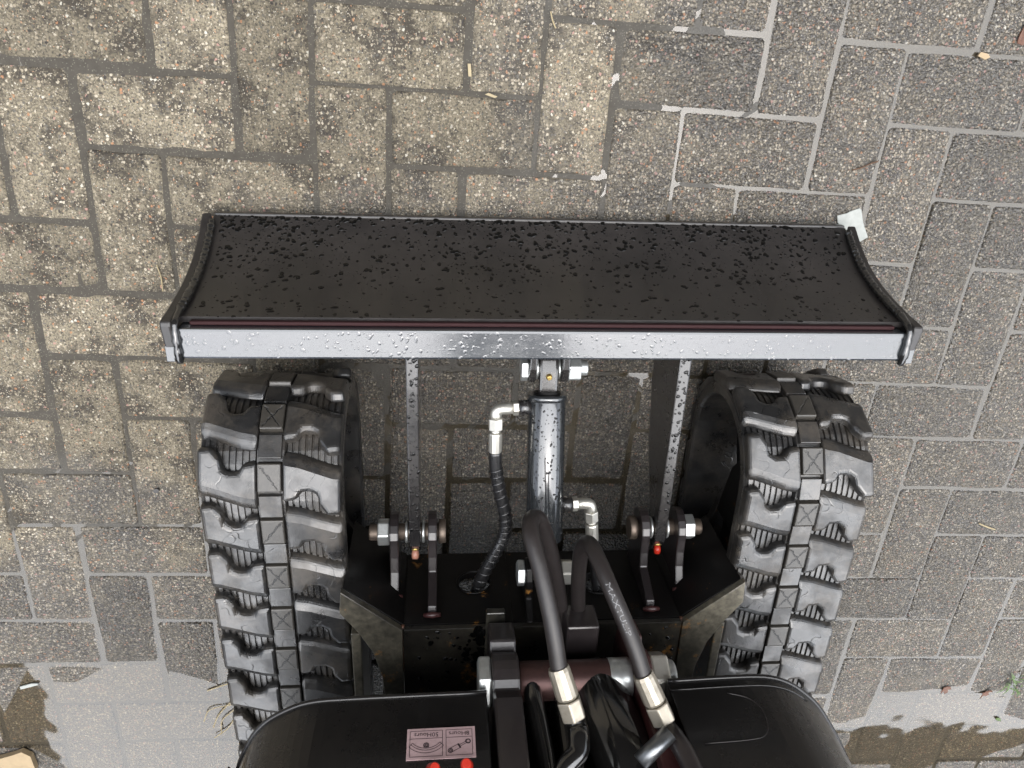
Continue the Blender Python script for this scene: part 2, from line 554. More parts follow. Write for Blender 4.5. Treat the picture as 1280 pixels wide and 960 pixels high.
# ------------------------------------------------------------------ the ground
# water stands at z = 0; the paving dips under it at two places
def top_z(x, y):
    h = 0.0034
    h -= 0.0072 * math.exp(-(((x + 0.66) / 0.34) ** 2 + ((y + 0.93) / 0.22) ** 2))
    h -= 0.0066 * math.exp(-(((x - 0.92) / 0.26) ** 2 + ((y + 1.00) / 0.13) ** 2))
    h -= 0.0020 * math.exp(-(((x - 0.05) / 0.35) ** 2 + ((y + 0.45) / 0.3) ** 2))
    return h

def sand_depth(x, y):
    w = max(smoothstep(-0.05, 0.5, x), smoothstep(0.24, 0.6, -y))
    return 0.0024 + 0.0024 * w

U = 0.105                                   # paving module
OB = Vector((-0.6373, 0.3184, 0))           # a joint crossing of the bond
EX = Vector((0.99939, -0.0349, 0))
EY = Vector((0.0349, 0.99939, 0))

ground = link('ground', mesh('ground', *([(-60, -60, -0.02), (60, -60, -0.02), (60, 60, -0.02), (-60, 60, -0.02)], [(0, 1, 2, 3)])), M['sand'])
ground['kind'] = 'structure'

# bedding sand showing in the joints: one sheet
GX, GY, ST = 2.3, 2.3, 0.02
nx, ny = int(2 * GX / ST) + 1, int(2 * GY / ST) + 1
rs = random.Random(3)
v = []
for j in range(ny):
    for i in range(nx):
        x, y = -GX + 0.1 + i * ST, -GY - 0.35 + j * ST
        v.append((x, y, top_z(x, y) - sand_depth(x, y) + rs.uniform(-0.0011, 0.0011)))
f = [(j * nx + i, j * nx + i + 1, (j + 1) * nx + i + 1, (j + 1) * nx + i) for j in range(ny - 1) for i in range(nx - 1)]
pavement = link('pavement', mesh('pavement', v, f), M['sand'], smooth=True)
pavement['kind'] = 'structure'

def block_mesh(seed, L=0.2035, W=0.0985, H=0.06):
    """one paving block, long side along x, its top at z = 0, with worn arrises"""
    r = random.Random(seed)
    def ring(inset, z, jit):
        pts = []
        a, b = L / 2 - inset, W / 2 - inset
        c = 0.004
        raw = [(-a + c, -b)] + [(-a + 2 * a * t, -b) for t in (.27, .5, .74)] + [(a - c, -b), (a, -b + c), (a, 0), (a, b - c), (a - c, b)] + \
              [(a - 2 * a * t, b) for t in (.25, .52, .76)] + [(-a + c, b), (-a, b - c), (-a, 0), (-a, -b + c)]
        for q in raw:
            pts.append((q[0] + r.uniform(-jit, jit), q[1] + r.uniform(-jit, jit), z + r.uniform(-jit, jit) * 0.3))
        return pts
    rings = [ring(0.0, -H, 0.0), ring(0.0, -0.0055, 0.0012), ring(0.0018, -0.0018, 0.0013), ring(0.0055, 0, 0.0014)]
    n = len(rings[0])
    v = [p for q in rings for p in q]
    f = []
    for i in range(3):
        for j in range(n):
            f.append((i * n + j, i * n + (j + 1) % n, (i + 1) * n + (j + 1) % n, (i + 1) * n + j))
    f.append(tuple(range(3 * n, 4 * n)))
    me = mesh('paving_block', v, f)
    for p in me.polygons: p.use_smooth = True
    me.materials.append(M['block'])
    return me

BM = [block_mesh(100 + i) for i in range(10)]
cells = []
for r in range(-26, 34):
    for c in range(-40, 44):
        k = (c - r) % 4
        if k == 0:
            cells.append((c + 1.0, r + 0.5, 0))          # lying along the row
        elif k == 3:
            cells.append((c + 0.5, r + 1.0, 1))          # standing across two rows
spots = []
for c, r, d in cells:
    P = OB + EX * (c * U) - EY * (r * U)
    if -2.1 < P.x < 2.3 and -2.6 < P.y < 1.9:
        spots.append((P, d))
def in_view(P):
    # nearness to the middle of the piece of ground the picture shows
    return (abs(P.x - 0.09) / 1.1) ** 2 + (abs(P.y + 0.32) / 0.85) ** 2
spots.sort(key=lambda s: in_view(s[0]))
rb = random.Random(11)
rest_v, rest_f = [], []
for i, (P, d) in enumerate(spots):
    jit = (rb.uniform(-0.0016, 0.0016), rb.uniform(-0.0016, 0.0016), rb.uniform(-0.0012, 0.0012))
    e = 0.05
    gx = (top_z(P.x + e, P.y) - top_z(P.x - e, P.y)) / (2 * e)
    gy = (top_z(P.x, P.y + e) - top_z(P.x, P.y - e)) / (2 * e)
    rz = R(-2.0) + (math.pi / 2 if d else 0) + (math.pi if rb.random() < 0.5 else 0) + rb.uniform(-0.007, 0.007)
    rot = Matrix.Rotation(-gx + rb.uniform(-0.010, 0.010), 4, 'Y') @ Matrix.Rotation(gy + rb.uniform(-0.010, 0.010), 4, 'X') @ Matrix.Rotation(rz, 4, 'Z')
    loc = Vector((P.x + jit[0], P.y + jit[1], top_z(P.x, P.y) + jit[2]))
    me = BM[rb.randrange(len(BM))]
    k_ = 1.0 + 0.012 * smoothstep(0.0, 0.4, P.x)
    mw = Matrix.Translation(loc) @ rot @ Matrix.Diagonal((k_, k_ * 1.008, 1, 1))
    if i < 290:
        o = bpy.data.objects.new('paving_block', me)
        COL.objects.link(o)
        o.parent = pavement
        o.matrix_world = mw
    else:
        b0 = len(rest_v)
        rest_v += [mw @ q.co for q in me.vertices]
        rest_f += [tuple(b0 + q for q in p.vertices) for p in me.polygons]
me = bpy.data.meshes.new('far_paving')
me.from_pydata([tuple(q) for q in rest_v], [], rest_f)
me.update()
o = link('far_paving', me, M['block'], pavement)
o['kind'] = 'stuff'

water = link('puddle_water', mesh('puddle_water', [(-2.0, -2.4, 0), (2.1, -2.4, 0), (2.1, 1.7, 0), (-2.0, 1.7, 0)], [(0, 1, 2, 3)]), M['water'])
water['kind'] = 'structure'

# ------------------------------------------------------------------ the excavator
EXC = empty('mini_excavator', (0, 0, 0))
tag(EXC, 'black mini excavator with raised dozer blade and two rubber tracks on wet paving', 'excavator')

def drops(name, fn, count, parent, rmin, rmax, seed, flat=0.38, mat='drop'):
    """rain drops lying on a surface: fn(rng) -> (point, normal)"""
    r = random.Random(seed)
    v, f = [], []
    for _ in range(count):
        got = fn(r)
        if got is None: continue
        p, n = got
        p, n = Vector(p), Vector(n).normalized()
        t = n.cross(Vector((0.3, 0.5, 0.81))).normalized()
        b = n.cross(t)
        rad = rmin + (rmax - rmin) * r.random() ** 3.2
        ax, ph = r.uniform(0.82, 1.22), r.uniform(0, 6.28)
        b0 = len(v)
        K = 9
        for rr, hh in ((1.0, -0.02), (0.82, 0.55), (0.45, 0.9)):
            for j in range(K):
                a = 2 * math.pi * j / K
                w = rad * rr * (1 + 0.16 * math.sin(2 * a + ph) + 0.10 * math.sin(3 * a + ph * 2))
                v.append(p + t * (w * math.cos(a) * ax) + b * (w * math.sin(a) / ax) + n * (hh * rad * flat))
        v.append(p + n * rad * flat)
        for q in range(2):
            for j in range(K):
                f.append((b0 + q * K + j, b0 + q * K + (j + 1) % K, b0 + (q + 1) * K + (j + 1) % K, b0 + (q + 1) * K + j))
        for j in range(K):
            f.append((b0 + 2 * K + j, b0 + 2 * K + (j + 1) % K, b0 + 3 * K))
    me = bpy.data.meshes.new(name)
    me.from_pydata([tuple(q) for q in v], [], f)
    me.update()
    o = link(name, me, M[mat], parent, smooth=True)
    o['kind'] = 'stuff'
    return o

# ---- dozer blade
PROF = [(0.130, 0.036), (0.106, 0.067), (0.084, 0.104), (0.066, 0.152), (0.055, 0.200), (0.049, 0.232)]
PS = spline([(0, a, b) for a, b in PROF], 6)
face = [(p.y, p.z) for p in PS]
back = []
for i, (a, b) in enumerate(face):
    q0 = face[max(i - 1, 0)]
    q1 = face[min(i + 1, len(face) - 1)]
    t = Vector((q1[0] - q0[0], q1[1] - q0[1])).normalized()
    back.append((a - t.y * 0.008, b + t.x * 0.008))
n = len(face)
v, f = [], []
XB = 0.466
for (pr) in (face, back):
    for a, b in pr:
        v += [(-XB, a, b), (XB, a, b)]
for k0 in (0, 2 * n):
    for i in range(n - 1):
        f.append((k0 + 2 * i, k0 + 2 * i + 1, k0 + 2 * i + 3, k0 + 2 * i + 2))
f += [(0, 1, 2 * n + 1, 2 * n), (2 * n - 2, 2 * n - 1, 4 * n - 1, 4 * n - 2)]
for s in (0, 1):
    for i in range(n - 1):
        f.append((2 * i + s, 2 * i + 2 + s, 2 * n + 2 * i + 2 + s, 2 * n + 2 * i + s))
blade = link('dozer_blade', mesh('dozer_blade', v, f), M['blade'], EXC)
for p in blade.data.polygons: p.use_smooth = True
b = blade.modifiers.new('edge', 'EDGE_SPLIT')
b.split_angle = R(40)

box('top_rail', -0.4655, 0.4655, 0.000, 0.0395, 0.212, 0.2500, M['rail'], blade, 0.0035)
# primer line where the paint is rubbed off between the rail and the face
box('primer_edge', -0.452, 0.452, 0.0397, 0.0450, 0.226, 0.2385, M['primer_matt'], blade, 0.0015)
ep = [(a + 0.004, b) for a, b in face[:-1]] + [(0.052, 0.244), (0.050, 0.2535), (0.044, 0.2555), (-0.006, 0.2445), (-0.008, 0.225), (0.030, 0.20), (0.045, 0.12), (0.085, 0.06), (0.118, 0.034)]
for s in (-1, 1):
    prism_x('end_plate', ep, s * 0.4685, s * 0.4815, M['blade'] if s < 0 else M['blade'], blade, 0.0022)
    box('plate_cap', min(s * 0.4688, s * 0.4812), max(s * 0.4688, s * 0.4812), -0.004, 0.036, 0.2470, 0.2492, M['rail'], blade, 0.0008)
    # weld bead between face and end plate, then round the end of the rail
    wp = [(s * 0.4655, a + 0.004, b + 0.002) for a, b in face[2:-2]] + [(s * 0.4655, 0.046, 0.248), (s * 0.4650, 0.030, 0.2525), (s * 0.4650, 0.008, 0.2525), (s * 0.4655, -0.004, 0.2495)]
    wp = spline(wp, 4)
    rr = random.Random(5 + s)
    tube('weld_bead', wp, [0.0050 + rr.uniform(-0.0012, 0.0012) for _ in wp], M['weld'], blade, 8)
box('cutting_edge', -0.4660, 0.4660, 0.118, 0.1335, 0.022, 0.0345, M['blade'], blade, 0.002)

def on_face(r):
    x = r.uniform(-0.455, 0.455)
    t = r.random() ** 1.5
    dens = 1.0 if t < 0.55 else 0.45
    if r.random() > dens * (0.55 + 0.45 * math.sin(x * 9 + 2) ** 2): return None
    i = t * (n - 1.001)
    k = int(i)
    a = Vector(face[k]).lerp(Vector(face[k + 1]), i - k)
    tt = Vector(face[k + 1]) - Vector(face[k])
    return (x, a[0], a[1]), (0, tt.y, -tt.x)
drops('rain_drop', on_face, 4600, blade, 0.0006, 0.0042, 1, 0.24)
drops('rain_drop', lambda r: ((r.uniform(-0.455, 0.455), r.uniform(0.003, 0.036), 0.2502), (0, 0, 1)), 900, blade, 0.0006, 0.0030, 2, 0.10, 'rail')

# ---- lift arms of the blade
for s in (-1, 1):
    arm = prism_x('lift_arm', [(0.030, 0.2055), (0.030, 0.085), (-0.10, 0.088), (-0.20, 0.115), (-0.285, 0.160), (-0.318, 0.165), (-0.333, 0.180), (-0.333, 0.197), (-0.318, 0.2065)],
                  s * 0.186 - 0.0085, s * 0.186 + 0.0085, M['paint'], EXC, 0.002)
    drops('rain_drop', lambda r, s=s: ((s * 0.186 + r.uniform(-0.007, 0.007), r.uniform(-0.31, -0.005), 0.2060), (0, 0, 1)), 110, arm, 0.0010, 0.0034, 20 + s, 0.35)
    # pivot brackets, pin and nut
    for xc, zt in ((s * 0.216, 0.240), (s * 0.160, 0.281)):
        nose = [(-0.305 + 0.031 * math.cos(a), 0.187 + 0.031 * math.sin(a)) for a in [R(q) for q in range(-80, 101, 20)]]
        prism_x('pivot_bracket', [(-0.386, 0.150)] + nose + [(-0.330, 0.219), (-0.352, 0.224), (-0.372, zt - 0.006), (-0.386, zt)], xc - 0.0065, xc + 0.0065, M['bracket'], EXC, 0.002)
        tube('weld_bead', [(xc - 0.012, -0.382, zt + 0.001), (xc, -0.380, zt + 0.003), (xc + 0.012, -0.382, zt + 0.001)], [0.003, 0.005, 0.003], M['primer'], EXC, 8)
    pin = lathe_x('pivot_pin', [(s * 0.140, 0.012), (s * 0.140, 0.018), (s * 0.151, 0.018), (s * 0.151, 0.0125), (s * 0.252, 0.0125), (s * 0.254, 0.011)], -0.305, 0.187, M['thread'], EXC, 24)
    hexbar('pivot_nut', (s * 0.2235, -0.305, 0.187), (s * 0.241, -0.305, 0.187), 0.0205, M['zinc'], pin, 0.002, R(15))
    for q in (-1, 1):
        lathe_x('pivot_washer', [(s * 0.186 + q * 0.0105, 0.017), (s * 0.186 + q * 0.0145, 0.017)], -0.305, 0.187, M['zinc'], pin, 24)
    # grease cap at the foot of the arm
    capm = M['redcap'] if s > 0 else M['pinkcap']
    tube('grease_cap', [(s * 0.186, -0.331, 0.196), (s * 0.186, -0.338, 0.199), (s * 0.186, -0.344, 0.201)], [0.0045, 0.0058, 0.0048], capm, arm, 12)
    tube('grease_collar', [(s * 0.186, -0.3285, 0.195), (s * 0.186, -0.3315, 0.1962)], 0.0064, M['brass'], arm, 12)

# ---- blade cylinder
A0, A1 = Vector((0.000, -0.080, 0.189)), Vector((0.000, -0.282, 0.244))
ax = (A1 - A0).normalized()
cyl = tube('blade_cylinder', [A0, A0 + ax * 0.0005, A1 - ax * 0.002, A1], [0.0255, 0.0265, 0.0265, 0.0250], M['cyl'], EXC, 48)
bb = cyl.modifiers.new('edge', 'BEVEL'); bb.width = 0.0015; bb.limit_method = 'ANGLE'; bb.angle_limit = R(40)
lip = tube('barrel_collar', [A0 - ax * 0.004, A0 + ax * 0.005], 0.0280, M['cyl'], cyl, 48)
tube('gland', [A0 - ax * 0.007, A0 - ax * 0.0035], 0.0190, M['frame'], cyl, 32)
def on_cyl(r):
    a = r.uniform(-1.25, 1.25)
    t = r.random()
    c = A0.lerp(A1, 0.03 + 0.93 * t)
    nn = Vector((math.sin(a), 0, math.cos(a)))
    nn = (nn - ax * nn.dot(ax)).normalized()
    return c + nn * 0.0266, nn
drops('rain_drop', on_cyl, 300, cyl, 0.0007, 0.0021, 31, 0.4)
# rod eye between two plates welded on the back of the blade
prism_x('rod_eye', [(-0.092, 0.176), (-0.092, 0.200), (-0.040, 0.196), (-0.022, 0.188), (-0.018, 0.172), (-0.024, 0.158), (-0.060, 0.160)], -0.0130, 0.0130, M['paint'], cyl, 0.004)
for s in (-1, 1):
    prism_x('clevis_plate', [(0.052, 0.205), (0.052, 0.130), (-0.030, 0.140), (-0.058, 0.158), (-0.064, 0.176), (-0.056, 0.192), (-0.035, 0.200)], s * 0.0225 - 0.005, s * 0.0225 + 0.005, M['paint'], blade, 0.002)
    lathe_x('spacer_washer', [(s * 0.0135, 0.016), (s * 0.0172, 0.016)], -0.042, 0.176, M['zinc'], cyl, 24)
cpin = lathe_x('clevis_bolt', [(-0.037, 0.011), (-0.037, 0.011), (0.055, 0.011), (0.0565, 0.009)], -0.042, 0.176, M['zinc'], EXC, 24)
hexbar('bolt_head', (-0.0375, -0.042, 0.176), (-0.0278, -0.042, 0.176), 0.0195, M['zinc'], cpin, 0.0015, R(20))
hexbar('nut', (0.0278, -0.042, 0.176), (0.0455, -0.042, 0.176), 0.0200, M['zinc'], cpin, 0.002, R(35))
gn = tube('grease_nipple', [(0.0, -0.0462, 0.1935), (0.0, -0.0472, 0.1995), (0.0, -0.0475, 0.2015)], [0.0046, 0.0042, 0.0026], M['brass'], cyl, 12)
# foot of the cylinder on the cross frame
prism_x('cylinder_foot', [(-0.276, 0.226), (-0.276, 0.262), (-0.335, 0.276), (-0.352, 0.264), (-0.355, 0.250), (-0.345, 0.234)], -0.0125, 0.0125, M['paint'], cyl, 0.003)
for s in (-1, 1):
    prism_x('foot_bracket', [(-0.386, 0.19), (-0.345, 0.226), (-0.322, 0.232), (-0.312, 0.248), (-0.318, 0.266), (-0.336, 0.272), (-0.365, 0.272), (-0.386, 0.300)], s * 0.0205 - 0.005, s * 0.0205 + 0.005, M['frame'], EXC, 0.002)
fb = lathe_x('foot_bolt', [(-0.036, 0.0105), (0.050, 0.0105), (0.052, 0.009)], -0.335, 0.252, M['zinc'], EXC, 24)
hexbar('bolt_head', (-0.0375, -0.335, 0.252), (-0.0265, -0.335, 0.252), 0.0200, M['zinc'], fb, 0.002, R(10))
hexbar('nut', (0.0265, -0.335, 0.252), (0.0445, -0.335, 0.252), 0.0195, M['fitting'], fb, 0.002, R(30))

# ---- hydraulic fittings of the cylinder
def elbow(p_port, p_corner, p_end, parent):
    a, c, e = Vector(p_port), Vector(p_corner), Vector(p_end)
    d1, d2 = (c - a).normalized(), (e - c).normalized()
    tube('port_boss', [a, a + d1 * 0.016], 0.0105, M['paint'], parent, 20)
    hexbar('elbow_nut', a + d1 * 0.0165, a + d1 * 0.0245, 0.0108, M['fitting'], parent, 0.001)
    bend = [a + d1 * 0.024, c - d1 * 0.009]
    for k in range(1, 7):
        t = k / 7
        bend.append((1 - t) ** 2 * (c - d1 * 0.009) + 2 * t * (1 - t) * c + t * t * (c + d2 * 0.009))
    bend += [c + d2 * 0.009, c + d2 * 0.014]
    tube('elbow_body', bend, 0.0082, M['fitting'], parent, 18)
    hexbar('swivel_nut', c + d2 * 0.0135, c + d2 * 0.031, 0.0108, M['fitting'], parent, 0.001)
    tube('neck', [c + d2 * 0.031, c + d2 * 0.037], 0.0072, M['fitting'], parent, 16)
    ferr = [c + d2 * 0.0365, c + d2 * 0.0385, c + d2 * 0.0655, c + d2 * 0.067]
    tube('ferrule', ferr, [0.0088, 0.0096, 0.0096, 0.0086], M['fitting'], parent, 12, False)
    return c + d2 * 0.066

e1 = elbow((-0.024, -0.093, 0.196), (-0.072, -0.094, 0.200), (-0.071, -0.169, 0.202), cyl)
e2 = elbow((0.024, -0.234, 0.228), (0.068, -0.233, 0.226), (0.079, -0.325, 0.224), cyl)
hp = spline([e1, (-0.069, -0.190, 0.202), (-0.063, -0.225, 0.202), (-0.053, -0.268, 0.203), (-0.054, -0.300, 0.206), (-0.066, -0.330, 0.209), (-0.082, -0.365, 0.210), (-0.094, -0.410, 0.205), (-0.10, -0.46, 0.20)], 8)
hl = tube('blade_hose', hp, 0.0092, M['hosewet'], EXC, 18)
# spiral guard round the rear half of that hose
fr = frames(hp)
sp = []
for i in range(int(len(fr) * 0.12), int(len(fr) * 0.86)):
    for j in range(6):
        t = j / 6
        p0, t0, N0, B0 = fr[i]
        p1 = fr[i + 1][0]
        a = (i + t) * 2.5
        sp.append(p0.lerp(p1, t) + (N0 * math.cos(a) + B0 * math.sin(a)) * 0.0094)
tube('spiral_guard', sp, 0.0015, M['hosewet'], hl, 6)
tube('blade_hose', spline([e2, (0.081, -0.325, 0.222), (0.088, -0.36, 0.222), (0.093, -0.40, 0.226), (0.096, -0.46, 0.226)], 8), 0.0092, M['hosewet'], EXC, 18)

# ---- cross frame: front plate with two hose holes, slanted wings, top plate
def plate_with_hole(x0, x1, z0, z1, hx, hz, hr, yf, yb, name, parent):
    N = 32
    circ = [(hx + hr * math.cos(2 * math.pi * k / N), hz + hr * math.sin(2 * math.pi * k / N)) for k in range(N)]
    def outer(k):
        a = 2 * math.pi * k / N
        dx, dz = math.cos(a), math.sin(a)
        t = 1e9
        if dx > 1e-6: t = min(t, (x1 - hx) / dx)
        if dx < -1e-6: t = min(t, (x0 - hx) / dx)
        if dz > 1e-6: t = min(t, (z1 - hz) / dz)
        if dz < -1e-6: t = min(t, (z0 - hz) / dz)
        return (hx + dx * t, hz + dz * t)
    out = [outer(k) for k in range(N)]
    for cxn, czn in ((x0, z0), (x1, z0), (x1, z1), (x0, z1)):
        k = min(range(N), key=lambda q: (out[q][0] - cxn) ** 2 + (out[q][1] - czn) ** 2)
        out[k] = (cxn, czn)
    v = [(a, yf, b) for a, b in circ] + [(a, yf, b) for a, b in out] + [(a, yb, b) for a, b in circ] + [(a, yb, b) for a, b in out]
    f = []
    for k in range(N):
        q = (k + 1) % N
        f += [(k, q, N + q, N + k), (2 * N + k, 2 * N + q, 3 * N + q, 3 * N + k), (k, q, 2 * N + q, 2 * N + k), (N + k, N + q, 3 * N + q, 3 * N + k)]
    return link(name, mesh(name, v, f), M['frame'], parent)

YF, YB = -0.3850, -0.3960
cross = box('cross_frame', -0.045, 0.045, YB, YF, 0.137, 0.2965, M['frame'], EXC, 0)
plate_with_hole(-0.2000, -0.0452, 0.137, 0.2965, -0.0975, 0.210, 0.0255, YF, YB, 'front_plate', cross)
plate_with_hole(0.0452, 0.2000, 0.137, 0.2965, 0.0925, 0.218, 0.0255, YF, YB, 'front_plate', cross)
for hx, hz in ((-0.0975, 0.210), (0.0925, 0.218)):
    ring = [(hx + 0.0255 * math.cos(a), YF + 0.001, hz + 0.0255 * math.sin(a)) for a in [2 * math.pi * q / 24 for q in range(25)]]
    tube('hole_rim', ring, 0.0016, M['frame'], cross, 6)
for s in (-1, 1):
    v = [(s * 0.2002, YF, 0.137), (s * 0.2002, YF, 0.2965), (s * 0.281, -0.318, 0.2965), (s * 0.281, -0.318, 0.137),
         (s * 0.2002, YB - 0.003, 0.137), (s * 0.2002, YB - 0.003, 0.2965), (s * 0.281, -0.334, 0.2965), (s * 0.281, -0.334, 0.137)]
    link('wing_plate', mesh('wing_plate', v, box_faces := [(0, 1, 2, 3), (4, 5, 6, 7), (0, 1, 5, 4), (1, 2, 6, 5), (2, 3, 7, 6), (3, 0, 4, 7)]), M['frame'], cross, bev=0.001)
    # curved gusset running out to the track
    g = [(s * 0.300, -0.386), (s * 0.300, -0.290), (s * 0.292, -0.322), (s * 0.280, -0.345), (s * 0.262, -0.361), (s * 0.240, -0.370), (s * 0.240, -0.386)]
    prism_z('gusset', g if s > 0 else g[::-1], 0.122, 0.1362, M['frame'], cross, 0.0015)
    # wet beads and rusty seam where wing and front plate meet
    rr = random.Random(40 + s)
    pts = [(s * 0.201, YF + 0.0005 - 0.010 * t, 0.2985 + 0.0004 * t) for t in range(9)]
    tube('rust_seam', pts, [0.0028 + rr.uniform(-0.001, 0.001) for _ in pts], M['leaf'], cross, 6)
tp = [(0.2012, -0.387), (0.283, -0.316), (0.286, -0.352), (0.262, -0.388), (0.243, -0.425), (0.232, -0.470), (0.228, -0.53), (0.228, -0.95), (0.2012, -0.95)]
prism_z('top_plate', tp[::-1], 0.2967, 0.3075, M['dirty'], cross, 0.0012)
prism_z('top_plate', [(-a, b) for a, b in tp], 0.2967, 0.3075, M['dirty'], cross, 0.0012)
box('deck_plate', -0.2005, 0.2005, -0.95, -0.3868, 0.2967, 0.3055, M['deck'], cross, 0.0012)
for s in (-1, 1):
    box('side_rail', min(s * 0.262, s * 0.276), max(s * 0.262, s * 0.276), -0.95, -0.41, 0.20, 0.285, M['dirty'], cross, 0.002)
def on_top(r):
    x, y = r.uniform(-0.19, -0.085), r.uniform(-0.50, -0.392)
    if r.random() < 0.4: x = r.uniform(0.14, 0.195)
    return (x, y, 0.3062), (0, 0, 1)
drops('rain_drop', on_top, 70, cross, 0.0008, 0.0036, 51, 0.3)
drops('rain_drop', lambda r: ((r.gauss(-0.115, 0.02), r.gauss(-0.425, 0.018), 0.3062), (0, 0, 1)), 22, cross, 0.002, 0.0065, 52, 0.12)
drops('rain_drop', lambda r: ((r.uniform(-0.098, -0.085), r.uniform(-0.46, -0.39), 0.3062), (0, 0, 1)), 26, cross, 0.005, 0.011, 53, 0.10)
lathe_v = [(0.235, 0.306), (0.235, 0.36), (0.25, 0.36), (0.25, 0.43)]
v, f = [], []
for rr, z in lathe_v:
    for j in range(48):
        a = 2 * math.pi * j / 48
        v.append((rr * math.cos(a), -0.80 + rr * math.sin(a), z + 0.0005))
for i in range(3):
    for j in range(48):
        f.append((i * 48 + j, i * 48 + (j + 1) % 48, (i + 1) * 48 + (j + 1) % 48, (i + 1) * 48 + j))
link('slew_ring', mesh('slew_ring', v, f), M['frame'], EXC)

# ---- rubber tracks
TC_F, TC_R, TZ, TR = -0.212, -1.150, 0.1365, 0.1195
LRUN = TC_F - TC_R
LOOP = 2 * LRUN + 2 * math.pi * TR
NP = 35
PITCH = LOOP / NP
def path(s, r=TR):
    """s runs forward along the top from above the sprocket; returns y, z, tangent angle in the yz plane"""
    s = s % LOOP
    if s < LRUN:
        return TC_R + s, TZ + r, 0.0
    s -= LRUN
    arc = math.pi * TR
    if s < arc:
        a = s / TR
        return TC_F + r * math.sin(a), TZ + r * math.cos(a), -a
    s -= arc
    if s < LRUN:
        return TC_F - s, TZ - r, -math.pi
    s -= LRUN
    a = s / TR
    return TC_R - r * math.sin(a), TZ - r * math.cos(a), -math.pi - a

HW = 0.093
def belt_mesh():
    prof = [(-HW, -0.004), (-HW + 0.002, 0.0)]
    def ribs(a, b, nr):
        w = (b - a) / nr
        out = []
        for i in range(nr):
            x = a + i * w
            out += [(x + 0.001, -0.003), (x + 0.0018, 0.0), (x + w - 0.0018, 0.0), (x + w - 0.001, -0.003)]
        return out
    prof += ribs(-0.088, -0.019, 8) + [(-0.0175, 0.0055), (0.0175, 0.0055)] + ribs(0.019, 0.088, 8)
    prof += [(HW - 0.002, 0.0), (HW, -0.004), (HW, -0.016), (HW - 0.004, -0.019), (-HW + 0.004, -0.019), (-HW, -0.016)]
    m, S = len(prof), 150
    v, f = [], []
    for i in range(S):
        s = LOOP * i / S
        for x, d in prof:
            y, z, a = path(s, TR + d)
            v.append((x, y, z))
    for i in range(S):
        for j in range(m):
            a, b = i * m + j, i * m + (j + 1) % m
            c, d = ((i + 1) % S) * m + (j + 1) % m, ((i + 1) % S) * m + j
            f.append((a, b, c, d))
    return mesh('rubber_track', v, f)

def lug_mesh(flip):
    fr_ = [(-0.0935, 0.0400), (-0.075, 0.0415), (-0.064, 0.027), (-0.062, 0.014), (-0.053, 0.008), (-0.040, 0.009), (-0.034, 0.0195), (-0.0165, 0.0225)]
    re_ = [(-0.0165, -0.0470), (-0.038, -0.0430), (-0.058, -0.0360), (-0.080, -0.0285), (-0.0935, -0.0265)]
    H = 0.0140
    bot = fr_ + re_
    top = [(a + (0.003 if i == 0 else 0), b - 0.0035) for i, (a, b) in enumerate(fr_)] + [(a + (0.003 if i == 4 else 0), b + 0.0185) for i, (a, b) in enumerate(re_)]
    mid = [((a + c) / 2, (b + d) / 2 + (-0.0030 if i >= 8 else 0.0008)) for i, ((a, b), (c, d)) in enumerate(zip(bot, top))]
    n = len(bot)
    v = [(a, b, -0.0035) for a, b in bot] + [(a, b, H * 0.6) for a, b in mid] + [(a, b, H) for a, b in top]
    f = [tuple(range(n))[::-1], tuple(range(2 * n, 3 * n))]
    for q in range(2):
        f += [(q * n + i, q * n + (i + 1) % n, (q + 1) * n + (i + 1) % n, (q + 1) * n + i) for i in range(n)]
    if flip:
        v = [(-a, -b - 0.012, c) for a, b, c in v]
    me = mesh('tread_lug', v, f)
    me.materials.append(M['rubber'])
    return me

def pad_mesh():
    a, b0, b1 = 0.0160, -0.0205, 0.0205
    v = [(-a, b0, 0.003), (a, b0, 0.003), (a, b1, 0.003), (-a, b1, 0.003), (-a + .001, b0 + .002, 0.0155), (a - .001, b0 + .002, 0.0155), (a - .001, b1 - .0015, 0.0155), (-a + .001, b1 - .0015, 0.0155)]
    me = mesh('center_pad', v, [(3, 2, 1, 0), (4, 5, 6, 7), (0, 1, 5, 4), (1, 2, 6, 5), (2, 3, 7, 6), (3, 0, 4, 7)])
    me.materials.append(M['pad'])
    return me

def link_mesh():
    a, b0, b1 = 0.0150, -0.0160, 0.0160
    v = [(-a, b0, 0.003), (a, b0, 0.003), (a, b1, 0.003), (-a, b1, 0.003), (-a, b0, 0.0120), (a, b0, 0.0120), (a, b1, 0.0120), (-a, b1, 0.0120)]
    me = mesh('link_pad', v, [(3, 2, 1, 0), (4, 5, 6, 7), (0, 1, 5, 4), (1, 2, 6, 5), (2, 3, 7, 6), (3, 0, 4, 7)])
    me.materials.append(M['rubber'])
    return me

